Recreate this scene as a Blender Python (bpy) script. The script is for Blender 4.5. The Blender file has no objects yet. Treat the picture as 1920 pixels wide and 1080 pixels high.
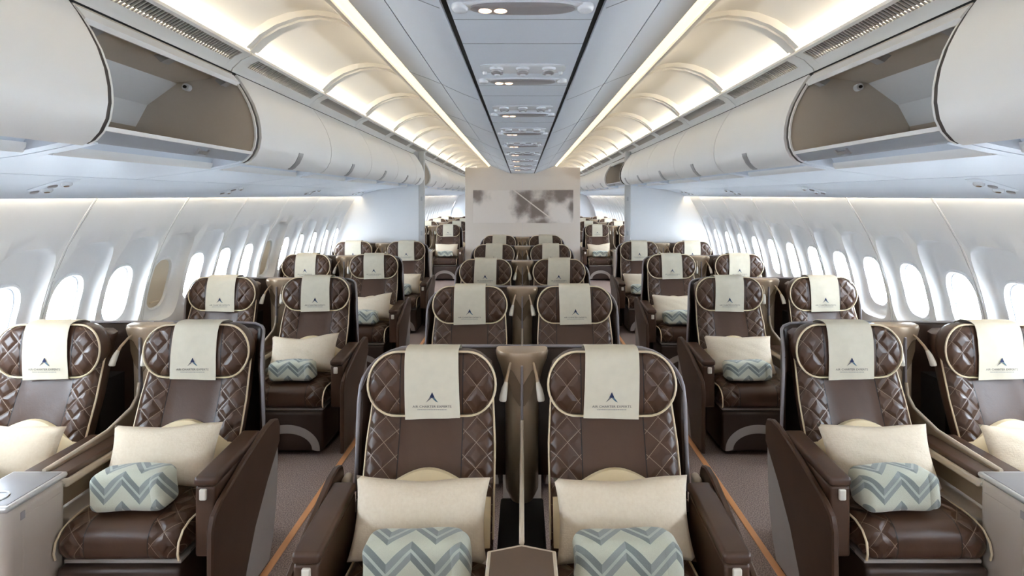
import bpy, bmesh, math, random
from mathutils import Vector, Matrix
random.seed(7)
scene = bpy.context.scene
C = scene.collection
PI = math.pi

# ---------------------------------------------------------------- camera, world, exposure
CAMZ = 1.70
cam_d = bpy.data.cameras.new('camera'); cam = bpy.data.objects.new('camera', cam_d); C.objects.link(cam)
cam.location = (0, 0, CAMZ); cam.rotation_euler = (PI/2, 0, 0)
cam_d.sensor_width = 36; cam_d.lens = 1100/1920*36
cam_d.shift_x = -20/1920; cam_d.shift_y = -(540-366)/1920
cam_d.clip_start = 0.05; cam_d.clip_end = 200
scene.camera = cam
w = bpy.data.worlds.new('sky'); scene.world = w; w.use_nodes = True
w.node_tree.nodes['Background'].inputs[0].default_value = (0.80, 0.90, 1.0, 1)
WORLD_STRENGTH = 14.0
w.node_tree.nodes['Background'].inputs[1].default_value = WORLD_STRENGTH
scene.view_settings.view_transform = 'Standard'; scene.view_settings.look = 'None'
scene.view_settings.gamma = 1; scene.view_settings.use_curve_mapping = False
scene.view_settings.exposure = 1.25
STRIP_E, COVE_E, WALL_E = 0.50, 6.0, 9.0
scene.cycles.max_bounces = 10; scene.cycles.diffuse_bounces = 6
scene.cycles.transparent_max_bounces = 12
scene.cycles.use_denoising = True
scene.cycles.sample_clamp_indirect = 6

# ---------------------------------------------------------------- materials
def new_mat(name):
    m = bpy.data.materials.new(name); m.use_nodes = True
    nt = m.node_tree; b = nt.nodes['Principled BSDF']
    return m, nt, b
def mat(name, col, rough=0.5, metal=0.0, noise=0.0, nscale=40, bump=0.0, spec=None, coat=0.0):
    m, nt, b = new_mat(name)
    b.inputs['Base Color'].default_value = (*col, 1)
    b.inputs['Roughness'].default_value = rough; b.inputs['Metallic'].default_value = metal
    if spec is not None: b.inputs['Specular IOR Level'].default_value = spec
    if coat: b.inputs['Coat Weight'].default_value = coat; b.inputs['Coat Roughness'].default_value = 0.2
    if noise or bump:
        tc = nt.nodes.new('ShaderNodeTexCoord'); n = nt.nodes.new('ShaderNodeTexNoise')
        n.inputs['Scale'].default_value = nscale; n.inputs['Detail'].default_value = 4
        nt.links.new(tc.outputs['Object'], n.inputs['Vector'])
        if noise:
            r = nt.nodes.new('ShaderNodeMapRange')
            r.inputs[1].default_value = 0.25; r.inputs[2].default_value = 0.75
            r.inputs[3].default_value = 1-noise; r.inputs[4].default_value = 1+noise
            nt.links.new(n.outputs['Fac'], r.inputs[0])
            mx = nt.nodes.new('ShaderNodeVectorMath'); mx.operation = 'SCALE'
            mx.inputs[0].default_value = col; nt.links.new(r.outputs[0], mx.inputs['Scale'])
            nt.links.new(mx.outputs[0], b.inputs['Base Color'])
        if bump:
            bp = nt.nodes.new('ShaderNodeBump'); bp.inputs['Strength'].default_value = bump
            bp.inputs['Distance'].default_value = 0.002
            nt.links.new(n.outputs['Fac'], bp.inputs['Height']); nt.links.new(bp.outputs[0], b.inputs['Normal'])
    return m
def emis(name, col, e):
    m, nt, b = new_mat(name)
    b.inputs['Base Color'].default_value = (*col, 1)
    b.inputs['Emission Color'].default_value = (*col, 1); b.inputs['Emission Strength'].default_value = e
    return m
class N:
    """tiny node-math helper"""
    def __init__(s, nt): s.nt = nt
    def m(s, op, a, b=None, c=None):
        n = s.nt.nodes.new('ShaderNodeMath'); n.operation = op
        for i, v in enumerate((a, b, c)):
            if v is None: continue
            if isinstance(v, (int, float)): n.inputs[i].default_value = v
            else: s.nt.links.new(v, n.inputs[i])
        return n.outputs[0]
    def smooth(s, v, a, b):
        n = s.nt.nodes.new('ShaderNodeMapRange'); n.interpolation_type = 'SMOOTHSTEP'
        s.nt.links.new(v, n.inputs[0]); n.inputs[1].default_value = a; n.inputs[2].default_value = b
        return n.outputs[0]
    def mix(s, f, a, b):
        n = s.nt.nodes.new('ShaderNodeMix'); n.data_type = 'RGBA'
        s.nt.links.new(f, n.inputs[0])
        for i, v in ((6, a), (7, b)):
            if isinstance(v, tuple): n.inputs[i].default_value = (*v, 1)
            else: s.nt.links.new(v, n.inputs[i])
        return n.outputs[2]
    def xyz(s):
        tc = s.nt.nodes.new('ShaderNodeTexCoord'); sp = s.nt.nodes.new('ShaderNodeSeparateXYZ')
        s.nt.links.new(tc.outputs['Object'], sp.inputs[0]); s.vec = tc.outputs['Object']
        return sp.outputs
    def noise(s, scale, detail=4, vec=None):
        n = s.nt.nodes.new('ShaderNodeTexNoise'); n.inputs['Scale'].default_value = scale
        n.inputs['Detail'].default_value = detail; s.nt.links.new(vec or s.vec, n.inputs['Vector'])
        return n.outputs['Fac']
BROWN = (0.064, 0.031, 0.018)
def quilted(name):
    m, nt, b = new_mat(name); q = N(nt); x, y, z = q.xyz()
    ax = q.m('ABSOLUTE', x)
    u = q.m('DIVIDE', x, 0.088); v = q.m('DIVIDE', q.m('ADD', y, z), 0.118)
    a = q.m('PINGPONG', q.m('ADD', u, v), 0.5); c = q.m('PINGPONG', q.m('SUBTRACT', u, v), 0.5)
    d = q.m('MINIMUM', a, c)
    side = q.m('GREATER_THAN', ax, 0.121)
    thread = q.m('MULTIPLY', q.m('LESS_THAN', d, 0.015), side)
    seam = q.m('LESS_THAN', q.m('ABSOLUTE', q.m('SUBTRACT', ax, 0.121)), 0.0022)
    big = q.noise(7, 3)
    base = q.mix(big, (0.049, 0.022, 0.012), (0.084, 0.042, 0.025))
    col = q.mix(thread, base, (0.23, 0.17, 0.125))
    col = q.mix(seam, col, (0.015, 0.009, 0.007))
    nt.links.new(col, b.inputs['Base Color'])
    puff = q.m('MULTIPLY', q.smooth(d, 0.0, 0.30), side)
    fine = q.noise(260, 2)
    wr = q.m('MULTIPLY', q.noise(14, 4), 0.35)
    h = q.m('ADD', q.m('MULTIPLY', puff, 1.0), q.m('ADD', q.m('MULTIPLY', fine, 0.03), wr))
    h = q.m('SUBTRACT', h, q.m('MULTIPLY', seam, 0.5))
    bp = nt.nodes.new('ShaderNodeBump'); bp.inputs['Strength'].default_value = 0.85; bp.inputs['Distance'].default_value = 0.0065
    nt.links.new(h, bp.inputs['Height']); nt.links.new(bp.outputs[0], b.inputs['Normal'])
    b.inputs['Roughness'].default_value = 0.34; b.inputs['Specular IOR Level'].default_value = 0.42
    return m
def blanket_mat():
    m, nt, b = new_mat('chevron_wool'); q = N(nt); x, y, z = q.xyz()
    zz = q.m('ADD', z, q.m('MULTIPLY', y, 0.9))
    zig = q.m('MULTIPLY', q.m('PINGPONG', q.m('ADD', x, 0.31), 0.075), 1.05)
    t = q.m('FRACT', q.m('DIVIDE', q.m('ADD', zz, zig), 0.128))
    s1 = q.m('GREATER_THAN', t, 0.48)
    par = q.m('GREATER_THAN', q.m('FRACT', q.m('DIVIDE', q.m('ADD', x, 0.31), 0.15)), 0.5)
    line = q.m('LESS_THAN', q.m('ABSOLUTE', q.m('SUBTRACT', t, 0.72)), 0.05)
    fz = q.noise(420, 2); 
    g = q.mix(par, (0.145, 0.170, 0.165), (0.24, 0.27, 0.26))
    c = q.mix(s1, (0.56, 0.57, 0.46), g)
    c = q.mix(q.m('MULTIPLY', line, s1), c, (0.44, 0.47, 0.42))
    c2 = q.mix(q.m('MULTIPLY', fz, 0.35), c, (0.30, 0.32, 0.29))
    nt.links.new(c2, b.inputs['Base Color']); b.inputs['Roughness'].default_value = 0.95
    bp = nt.nodes.new('ShaderNodeBump'); bp.inputs['Strength'].default_value = 0.5; bp.inputs['Distance'].default_value = 0.003
    nt.links.new(fz, bp.inputs['Height']); nt.links.new(bp.outputs[0], b.inputs['Normal'])
    b.inputs['Sheen Weight'].default_value = 0.3
    return m
def linen():
    m, nt, b = new_mat('cream_linen'); q = N(nt); x, y, z = q.xyz()
    wa = q.m('SINE', q.m('MULTIPLY', z, 900)); wb = q.m('SINE', q.m('MULTIPLY', x, 900))
    h = q.m('ADD', q.m('MULTIPLY', q.m('ADD', wa, wb), 0.03), q.m('ADD', q.noise(120, 3), q.m('MULTIPLY', q.noise(11, 2), 2.2)))
    col = q.mix(q.noise(90, 3), (0.70, 0.585, 0.445), (0.80, 0.70, 0.56))
    nt.links.new(col, b.inputs['Base Color']); b.inputs['Roughness'].default_value = 0.9
    bp = nt.nodes.new('ShaderNodeBump'); bp.inputs['Strength'].default_value = 0.35; bp.inputs['Distance'].default_value = 0.004
    nt.links.new(h, bp.inputs['Height']); nt.links.new(bp.outputs[0], b.inputs['Normal'])
    return m
def carpet_mat():
    m, nt, b = new_mat('speckled_carpet'); q = N(nt); q.xyz()
    f = q.noise(160, 3); c = q.mix(q.smooth(f, 0.35, 0.65), (0.19, 0.135, 0.115), (0.46, 0.345, 0.30))
    g = q.noise(6, 2); c = q.mix(q.m('MULTIPLY', g, 0.3), c, (0.21, 0.155, 0.14))
    nt.links.new(c, b.inputs['Base Color']); b.inputs['Roughness'].default_value = 1.0
    bp = nt.nodes.new('ShaderNodeBump'); bp.inputs['Strength'].default_value = 0.7; bp.inputs['Distance'].default_value = 0.004
    nt.links.new(f, bp.inputs['Height']); nt.links.new(bp.outputs[0], b.inputs['Normal'])
    return m
def art_mat():
    # a sepia cloudscape print: object space x -0.86..0.88, z -0.29..0.29
    SX = 1/1.17; m, nt, b = new_mat('sepia_cloud_print'); q = N(nt); x, y, z = q.xyz()
    def blob(cx, cz, rx, rz):
        dx = q.m('DIVIDE', q.m('SUBTRACT', x, cx), rx); dz = q.m('DIVIDE', q.m('SUBTRACT', z, cz), rz)
        r = q.m('SQRT', q.m('ADD', q.m('MULTIPLY', dx, dx), q.m('MULTIPLY', dz, dz)))
        return q.m('SUBTRACT', 1.0, r)
    x = q.m('MULTIPLY', x, SX); z = q.m('MULTIPLY', z, SX)
    f = blob(-0.82, 0.22, 0.22, 0.20)
    for a in ((0.02, 0.10, 0.26, 0.34), (0.25, -0.05, 0.26, 0.30), (0.66, 0.26, 0.55, 0.24), (0.32, -0.28, 0.30, 0.12), (0.86, -0.02, 0.10, 0.2)):
        f = q.m('MAXIMUM', f, blob(*a))
    f = q.m('ADD', f, q.m('MULTIPLY', q.m('SUBTRACT', q.noise(4.2, 6), 0.5), 1.7))
    c = q.mix(q.smooth(f, -0.15, 0.75), (0.64, 0.585, 0.53), (0.17, 0.135, 0.115))
    nt.links.new(c, b.inputs['Base Color']); b.inputs['Roughness'].default_value = 0.4
    return m
def pane_mat():
    m, nt, b = new_mat('window_acrylic')
    o = nt.nodes['Material Output']; t = nt.nodes.new('ShaderNodeBsdfTransparent'); g = nt.nodes.new('ShaderNodeBsdfGlossy')
    t.inputs[0].default_value = (0.97, 0.985, 1, 1); g.inputs['Roughness'].default_value = 0.03
    mx = nt.nodes.new('ShaderNodeMixShader'); mx.inputs[0].default_value = 0.04
    nt.links.new(t.outputs[0], mx.inputs[1]); nt.links.new(g.outputs[0], mx.inputs[2])
    nt.links.new(mx.outputs[0], o.inputs[0]); return m

M = dict(
 quilt=quilted('quilted_brown_leather'),
 leather=mat('brown_leather', BROWN, 0.36, noise=0.2, nscale=9, bump=0.25),
 shell=mat('dark_brown_shell', (0.040, 0.022, 0.015), 0.33, spec=0.35, noise=0.1, nscale=5),
 panel=mat('brown_side_leather', (0.066, 0.033, 0.019), 0.40, spec=0.4, noise=0.15, nscale=8, bump=0.2),
 foot=mat('brown_vinyl', (0.040, 0.022, 0.016), 0.42, noise=0.15, nscale=6, bump=0.15),
 dark=mat('black_recess', (0.012, 0.009, 0.008), 0.7),
 pipe=mat('cream_piping', (0.74, 0.62, 0.43), 0.5),
 lumbar=mat('cream_leather', (0.80, 0.67, 0.44), 0.5, noise=0.05, nscale=10, bump=0.15),
 rim=mat('grey_shell_rim', (0.30, 0.28, 0.30), 0.35),
 greyp=mat('grey_base_panel', (0.36, 0.32, 0.29), 0.5, noise=0.04, nscale=8),
 champ=mat('champagne_plastic', (0.50, 0.385, 0.27), 0.30, metal=0.35, noise=0.05, nscale=5),
 champd=mat('champagne_inset', (0.20, 0.14, 0.085), 0.4, metal=0.4),
 cream=mat('cream_plastic', (0.62, 0.53, 0.42), 0.4),
 lamp=mat('lamp_plastic', (0.72, 0.68, 0.60), 0.35),
 silver=mat('silver_tray', (0.62, 0.62, 0.63), 0.3, metal=0.7),
 trayin=mat('grey_tray_mat', (0.26, 0.25, 0.26), 0.3, metal=0.2),
 boxp=mat('beige_console_box', (0.46, 0.40, 0.345), 0.42, noise=0.03, nscale=6),
 table=mat('brown_table_top', (0.135, 0.090, 0.060), 0.35),
 cloth=mat('cover_cloth', (0.70, 0.65, 0.53), 0.9, noise=0.03, nscale=30, bump=0.25),
 navy=mat('navy_print', (0.015, 0.025, 0.085), 0.8),
 teal=mat('blue_grey_print', (0.075, 0.145, 0.21), 0.8),
 bronze=mat('grey_brown_print', (0.16, 0.15, 0.15), 0.8),
 ink=mat('ink_print', (0.07, 0.065, 0.065), 0.8),
 inkl=mat('pale_ink_print', (0.30, 0.29, 0.28), 0.8),
 linen=linen(), blanket=blanket_mat(), carpet=carpet_mat(), art=art_mat(), pane=pane_mat(),
 orange=mat('orange_floor_strip', (0.78, 0.36, 0.15), 0.45),
 wall=mat('sidewall_white', (0.80, 0.81, 0.82), 0.5, noise=0.02, nscale=3),
 groove=mat('panel_groove', (0.36, 0.36, 0.36), 0.6),
 spine=mat('ceiling_blue_grey', (0.60, 0.64, 0.69), 0.45, noise=0.015, nscale=3),
 spineline=mat('ceiling_seam', (0.25, 0.27, 0.29), 0.6),
 black=mat('black_gap', (0.015, 0.015, 0.015), 0.7),
 dome=mat('dome_white', (0.84, 0.81, 0.74), 0.55, noise=0.01, nscale=3),
 bin=mat('bin_white', (0.79, 0.79, 0.78), 0.38, noise=0.015, nscale=3, coat=0.15),
 fair=mat('bin_fairing_pale_blue', (0.66, 0.71, 0.775), 0.40, noise=0.02, nscale=3),
 binin=mat('bin_taupe_lining', (0.50, 0.44, 0.365), 0.6, noise=0.03, nscale=5),
 bininl=mat('bin_pale_lining', (0.72, 0.73, 0.74), 0.5),
 bingrey=mat('bin_edge_grey', (0.32, 0.345, 0.38), 0.4),
 seal=mat('bin_dark_seal', (0.05, 0.04, 0.035), 0.6),
 metalg=mat('grey_latch', (0.40, 0.40, 0.41), 0.35, metal=0.5),
 vent=mat('vent_dark', (0.060, 0.055, 0.050), 0.7),
 ventf=mat('vent_taupe_slat', (0.40, 0.38, 0.35), 0.55),
 ventw=mat('vent_frame_white', (0.70, 0.69, 0.66), 0.5),
 sign=mat('sign_grey', (0.27, 0.25, 0.25), 0.35),
 signrim=mat('sign_rim_white', (0.80, 0.84, 0.88), 0.25, coat=0.3),
 shade=mat('window_shade_beige', (0.60, 0.51, 0.38), 0.6),
 bulk=mat('bulkhead_cream', (0.60, 0.54, 0.475), 0.5, noise=0.02, nscale=2),
 bulkw=mat('bulkhead_white', (0.76, 0.775, 0.80), 0.5, noise=0.01, nscale=3),
 bulke=mat('bulkhead_edge_grey', (0.50, 0.50, 0.50), 0.5),
 strip=emis('ceiling_strip_light', (1.0, 0.86, 0.62), STRIP_E),
 cove=emis('dome_cove_light', (1.0, 0.91, 0.76), COVE_E),
 wcove=emis('wall_cove_light', (1.0, 0.85, 0.62), WALL_E),
 amber=emis('sign_lamp', (1.0, 0.62, 0.38), 2.2),
)

# ---------------------------------------------------------------- mesh builder
class MB:
    def __init__(s): s.v = []; s.f = []; s.mi = []; s.mats = []
    def slot(s, m):
        m = M[m] if isinstance(m, str) else m
        if m not in s.mats: s.mats.append(m)
        return s.mats.index(m)
    def add(s, vs, fs, m):
        k = s.slot(m); o = len(s.v); s.v += [tuple(p) for p in vs]
        for f in fs: s.f.append(tuple(o+i for i in f)); s.mi.append(k)
        return s
    def loft(s, rings, m, closed=True, cap=True, loop=False):
        n = len(rings[0]); vs = [p for r in rings for p in r]; fs = []
        R = len(rings)
        for i in range(R if loop else R-1):
            a, b = i*n, ((i+1) % R)*n
            for j in range(n if closed else n-1):
                k = (j+1) % n; fs.append((a+j, a+k, b+k, b+j))
        if cap and closed and not loop:
            fs.append(tuple(reversed(range(n)))); fs.append(tuple((R-1)*n+j for j in range(n)))
        return s.add(vs, fs, m)
    def box(s, x0, x1, y0, y1, z0, z1, m, r=0.0, fn=None, seg=3, cuts=0):
        x0, x1 = min(x0, x1), max(x0, x1)
        h = [(x1-x0)/2, (y1-y0)/2, (z1-z0)/2]; c = ((x0+x1)/2, (y0+y1)/2, (z0+z1)/2)
        r = min(r, min(h)*0.999)
        ax = []
        for i in range(3):
            k = h[i]-r; inner = [-k + 2*k*j/(cuts+1) for j in range(cuts+2)] if k > 1e-6 else [0.0]
            if r > 0:
                e = [r*math.tan(PI/4*j/seg) for j in range(1, seg+1)]
                a = [-k-t for t in reversed(e)] + inner + [k+t for t in e]
            else: a = inner if len(inner) > 1 else [-h[i], h[i]]
            ax.append(a)
        idx = {}; vs = []; fs = []
        def vid(p):
            key = tuple(round(t, 6) for t in p)
            if key not in idx:
                idx[key] = len(vs)
                q = [max(-(h[i]-r), min(h[i]-r, p[i])) for i in range(3)]
                d = Vector([p[i]-q[i] for i in range(3)])
                P = Vector(q) + (d.normalized()*r if d.length > 1e-9 else Vector())
                P = (P.x+c[0], P.y+c[1], P.z+c[2])
                vs.append(fn(P) if fn else P)
            return idx[key]
        for i, j, k in ((0, 1, 2), (1, 2, 0), (2, 0, 1)):
            for sgn in (-1, 1):
                w_ = ax[k][-1]*sgn
                for a in range(len(ax[i])-1):
                    for b in range(len(ax[j])-1):
                        q = []
                        for (ii, jj) in ((a, b), (a+1, b), (a+1, b+1), (a, b+1)):
                            p = [0, 0, 0]; p[i] = ax[i][ii]; p[j] = ax[j][jj]; p[k] = w_; q.append(vid(p))
                        fs.append(tuple(q) if sgn > 0 else tuple(reversed(q)))
        return s.add(vs, fs, m)
    def tube(s, pts, r, m, n=8, closed=False):
        pts = [Vector(p) for p in pts]; L = len(pts); rings = []
        rr = r if isinstance(r, (list, tuple)) else [r]*L
        up = None
        for i, p in enumerate(pts):
            a = pts[(i-1) % L] if closed or i > 0 else p; b = pts[(i+1) % L] if closed or i < L-1 else p
            t = (b-a).normalized()
            if up is None: up = t.orthogonal().normalized()
            up = (up - t*up.dot(t)).normalized(); sd = t.cross(up)
            rings.append([tuple(p + (up*math.cos(2*PI*k/n) + sd*math.sin(2*PI*k/n))*rr[i]) for k in range(n)])
        return s.loft(rings, m, loop=closed, cap=not closed)
    def prism(s, poly, axis, a, b, m, ch=0.0):
        """poly: list of 2-D points; extruded along axis 'x','y' or 'z' from a to b; ch = edge chamfer"""
        def put(p, t):
            return {'x': (t, p[0], p[1]), 'y': (p[0], t, p[1]), 'z': (p[0], p[1], t)}[axis]
        if ch > 0:
            n = len(poly); ar = sum(poly[i][0]*poly[(i+1) % n][1]-poly[(i+1) % n][0]*poly[i][1] for i in range(n))
            sg = 1 if ar > 0 else -1; ins = []
            for i in range(n):
                p0, p1, p2 = Vector(poly[i-1]), Vector(poly[i]), Vector(poly[(i+1) % n])
                d1 = (p1-p0).normalized(); d2 = (p2-p1).normalized()
                n1 = Vector((-d1.y, d1.x))*sg; n2 = Vector((-d2.y, d2.x))*sg
                q = (n1+n2); q = q/max(0.5, q.length_squared/2) if q.length > 1e-6 else n1
                ins.append(tuple(p1+q*ch))
            d = ch if b > a else -ch
            rings = [[put(p, a) for p in ins], [put(p, a+d) for p in poly], [put(p, b-d) for p in poly], [put(p, b) for p in ins]]
        else: rings = [[put(p, a) for p in poly], [put(p, b) for p in poly]]
        return s.loft(rings, m)
    def build(s, name, parent=None, smooth=40, loc=None):
        me = bpy.data.meshes.new(name); me.from_pydata(s.v, [], s.f)
        for m in s.mats: me.materials.append(m)
        me.polygons.foreach_set('material_index', s.mi)
        bm = bmesh.new(); bm.from_mesh(me)
        bmesh.ops.recalc_face_normals(bm, faces=bm.faces)
        if smooth:
            lim = math.radians(smooth)
            for f in bm.faces: f.smooth = True
            for e in bm.edges:
                if len(e.link_faces) == 2 and e.calc_face_angle(0) > lim: e.smooth = False
        bm.to_mesh(me); bm.free()
        o = bpy.data.objects.new(name, me); C.objects.link(o)
        if parent is not None: o.parent = parent
        if loc: o.location = loc
        return o
def weld(o, lim=60):
    bm = bmesh.new(); bm.from_mesh(o.data); bmesh.ops.remove_doubles(bm, verts=bm.verts, dist=1e-5)
    bmesh.ops.recalc_face_normals(bm, faces=bm.faces)
    for e in bm.edges: e.smooth = not (len(e.link_faces) == 2 and e.calc_face_angle(0) > math.radians(lim))
    bm.to_mesh(o.data); bm.free(); return o
def empty(name, loc=(0, 0, 0)):
    o = bpy.data.objects.new(name, None); C.objects.link(o); o.location = loc; o.empty_display_size = 0.1; return o
def tag(o, label=None, cat=None, group=None, kind=None):
    if label: o['label'] = label
    if cat: o['category'] = cat
    if group: o['group'] = group
    if kind: o['kind'] = kind
    return o
def copy_tree(o, parent=None):
    c = o.copy(); C.objects.link(c)
    if parent is not None: c.parent = parent
    for ch in [k for k in ALLCH(o)]: copy_tree(ch, c)
    return c
def ALLCH(o): return list(o.children)
def text_faces(s, size):
    cu = bpy.data.curves.new('t', 'FONT'); cu.body = s; cu.size = size; cu.align_x = 'CENTER'; cu.resolution_u = 2
    o = bpy.data.objects.new('t', cu); C.objects.link(o)
    dg = bpy.context.evaluated_depsgraph_get(); dg.update()
    me = bpy.data.meshes.new_from_object(o.evaluated_get(dg))
    vs = [(v.co.x, v.co.y) for v in me.vertices]; fs = [tuple(p.vertices) for p in me.polygons]
    bpy.data.objects.remove(o); bpy.data.curves.remove(cu); bpy.data.meshes.remove(me)
    return vs, fs
def arc(cx, cz, rx, rz, a0, a1, n):
    return [(cx+rx*math.cos(math.radians(a0+(a1-a0)*i/n)), cz+rz*math.sin(math.radians(a0+(a1-a0)*i/n))) for i in range(n+1)]

# ---------------------------------------------------------------- the cabin shell
# the cabin narrows in height towards its far end: the ceiling comes down 1.4 cm per metre
K = 1.17                                     # drawing units of the upper shell to metres
def T(X, Z, y):
    sl = 0.0136*max(0.0, min(1.0, Z/0.5)); yy = max(-2.0, min(12.0, y))
    return (X*K, y*K, CAMZ + (Z - sl*yy)*K)
Y0, Y1 = -2.6, 21.0
U0, U1 = Y0/K+0.01, Y1/K-0.01
def sweep(mb, prof, m, y0=U0, y1=U1, side=1, step=1.0):
    n = max(1, int(round((y1-y0)/step))); rings = []
    for i in range(n+1):
        y = y0+(y1-y0)*i/n; rings.append([T(side*X, Z, y) for X, Z in prof])
    mb.loft(rings, m, closed=False, cap=False)
def solid(mb, prof, m, y0, y1, side=1, step=2.0):
    n = max(1, int(round((y1-y0)/step))); rings = []
    for i in range(n+1):
        y = y0+(y1-y0)*i/n; rings.append([T(side*X, Z, y) for X, Z in prof])
    mb.loft(rings, m, closed=True, cap=True)

# floor
fl = MB().box(-2.7, 2.7, Y0, Y1, -0.06, 0.0, 'carpet').build('floor'); tag(fl, kind='structure')
for k, sx in enumerate((-1, 1)):
    o = MB().box(sx*1.155-0.017, sx*1.155+0.017, Y0, 9.2, 0.0005, 0.006, 'orange', r=0.002).build('trim_%d' % (k+1)); tag(o, kind='structure')

# side walls: profile height -> half width
WP = [(0.0, 2.42), (0.35, 2.56), (0.62, 2.61), (0.80, 2.605), (1.05, 2.57), (1.25, 2.51), (1.42, 2.435), (1.55, 2.36), (1.70, 2.265), (1.78, 2.21)]
def wx(z):
    for (a, xa), (b, xb) in zip(WP, WP[1:]):
        if z <= b:
            t = (z-a)/(b-a)
            return xa+(xb-xa)*t
    return WP[-1][1]
PITCH = 0.4335
WZ, WHW, WHH = 1.065, 0.115, 0.172     # window centre height, half width, half height
RZ0, RZ1, RHW = 0.80, 1.43, 0.182      # recess around each window
CZ0, CZ1 = 0.72, 1.50                  # the band of window cells
def seq(r, cy, hw, z0, z1, n=48, p=2.6):
    """superellipse ring around (cy) between heights z0 and z1"""
    out = []
    for i in range(n):
        a = 2*PI*i/n; c, s_ = math.cos(a), math.sin(a)
        out.append((cy+hw*math.copysign(abs(c)**(2/p), c), (z0+z1)/2+(z1-z0)/2*math.copysign(abs(s_)**(2/p), s_)))
    return out
def build_wall(side, first, name):
    mb = MB(); s_ = side
    yc = first
    while yc-PITCH/2 > Y0: yc -= PITCH
    yc += PITCH; ystart = yc-PITCH/2; centres = []
    while yc+PITCH/2 < Y1: centres.append(yc); yc += PITCH
    yend = yc-PITCH/2
    for c in centres:
        n = 48
        win = seq(0, c, WHW, WZ-WHH, WZ+WHH, n, 2.7)
        win2 = seq(0, c, WHW+0.02, WZ-WHH-0.02, WZ+WHH+0.02, n, 2.7)
        rin = seq(0, c, RHW-0.035, RZ0+0.03, RZ1-0.02, n, 3.2)
        rout = seq(0, c, RHW+0.012, RZ0, RZ1, n, 4.0)
        # rectangle ring
        rect = []
        for i in range(n):
            a = 2*PI*i/n; dx, dz = math.cos(a)*PITCH/2, math.sin(a)*(CZ1-CZ0)/2
            k = min(PITCH/2/max(abs(dx), 1e-9), (CZ1-CZ0)/2/max(abs(dz), 1e-9)); rect.append((c+dx*k, (CZ0+CZ1)/2+dz*k))
        def ring(r, off): return [(s_*(wx(z)+off), y, z) for y, z in r]
        rings = [ring(rect, 0), ring(rout, 0.0), ring([((a[0]*.75+b[0]*.25), (a[1]*.75+b[1]*.25)) for a, b in zip(rout, rin)], 0.032), ring([((a[0]*.4+b[0]*.6), (a[1]*.4+b[1]*.6)) for a, b in zip(rout, rin)], 0.058), ring(rin, 0.062), ring(win2, 0.065), ring(win, 0.070), ring(win, 0.12)]
        mb.loft(rings, 'wall', closed=True, cap=False)
    # above and below the window band
    zs_lo = [0.0, 0.2, 0.35, 0.5, 0.62, CZ0]; zs_hi = [CZ1, 1.55, 1.62, 1.70, 1.78]
    for zs in (zs_lo, zs_hi):
        rings = [[(s_*wx(z), y, z) for z in zs] for y in (Y0, ystart, yend, Y1)]
        mb.loft(rings, 'wall', closed=False, cap=False)
    for ya, yb in ((Y0, ystart), (yend, Y1)):
        mb.loft([[(s_*wx(z), y, z) for z in (CZ0, 1.05, 1.25, CZ1)] for y in (ya, yb)], 'wall', closed=False, cap=False)
    o = mb.build(name, smooth=50); tag(o, kind='structure')
    # joints between the double-window panels
    g = MB(); k = 0
    ys = [first + PITCH*0.5 + 2*PITCH*j for j in range(-3, 21)]
    zz = [0.0, 0.35, 0.62, 0.8, 0.95, 1.05, 1.15, 1.25, 1.33, 1.42, 1.55, 1.70, 1.78]
    for y in ys:
        if y > Y1-0.2 or y < Y0+.1: continue
        for (ya, yb, of, m_) in ((y-0.016, y-0.004, 0.0045, 'wall'), (y-0.004, y+0.003, 0.0015, 'groove'), (y+0.003, y+0.016, 0.0045, 'wall')):
            ring = [[(s_*(wx(z)-of), ya, z) for z in zz], [(s_*(wx(z)-of), yb, z) for z in zz],
                    [(s_*(wx(z)+0.004), yb, z) for z in zz], [(s_*(wx(z)+0.004), ya, z) for z in zz]]
            mb2 = [list(t) for t in zip(*ring)]
            g.loft(mb2, m_, closed=True, cap=True)
    go = g.build('panel_joint', parent=o)
    return o, centres
wall_l, cl = build_wall(-1, 2.92, 'wall_left')
wall_r, cr = build_wall(1, 3.05, 'wall_right')
# windows
def window_proto(side):
    s_ = side; root = empty('window_proto')
    mb = MB(); rings = []
    for (g, of) in ((0.020, 0.064), (0.013, 0.054), (0.004, 0.056), (-0.002, 0.072), (-0.002, 0.10)):
        r = seq(0, 0, WHW+g, WZ-WHH-g, WZ+WHH+g, 48, 2.7); rings.append([(s_*(wx(z)+of), y, z) for y, z in r])
    mb.loft(rings, 'wall', closed=True, cap=False)
    r1 = seq(0, 0, WHW-0.001, WZ-WHH+0.001, WZ+WHH-0.001, 48, 2.7); r2 = seq(0, 0, WHW-0.007, WZ-WHH+0.007, WZ+WHH-0.007, 48, 2.7)
    mb.loft([[(s_*(wx(z)+a), y, z) for y, z in r] for r, a in ((r1, 0.082), (r2, 0.084), (r2, 0.094), (r1, 0.094))], 'bingrey', closed=True, cap=False, loop=True)
    mb.build('window_frame', parent=root)
    r = seq(0, 0, WHW+0.004, WZ-WHH-0.004, WZ+WHH+0.004, 48, 2.7)
    pm = MB(); pm.loft([[(s_*(wx(z)+0.098), y, z) for y, z in r], [(s_*(wx(z)+0.103), y, z) for y, z in r]], 'pane')
    pm.build('pane', parent=root)
    return root
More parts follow.
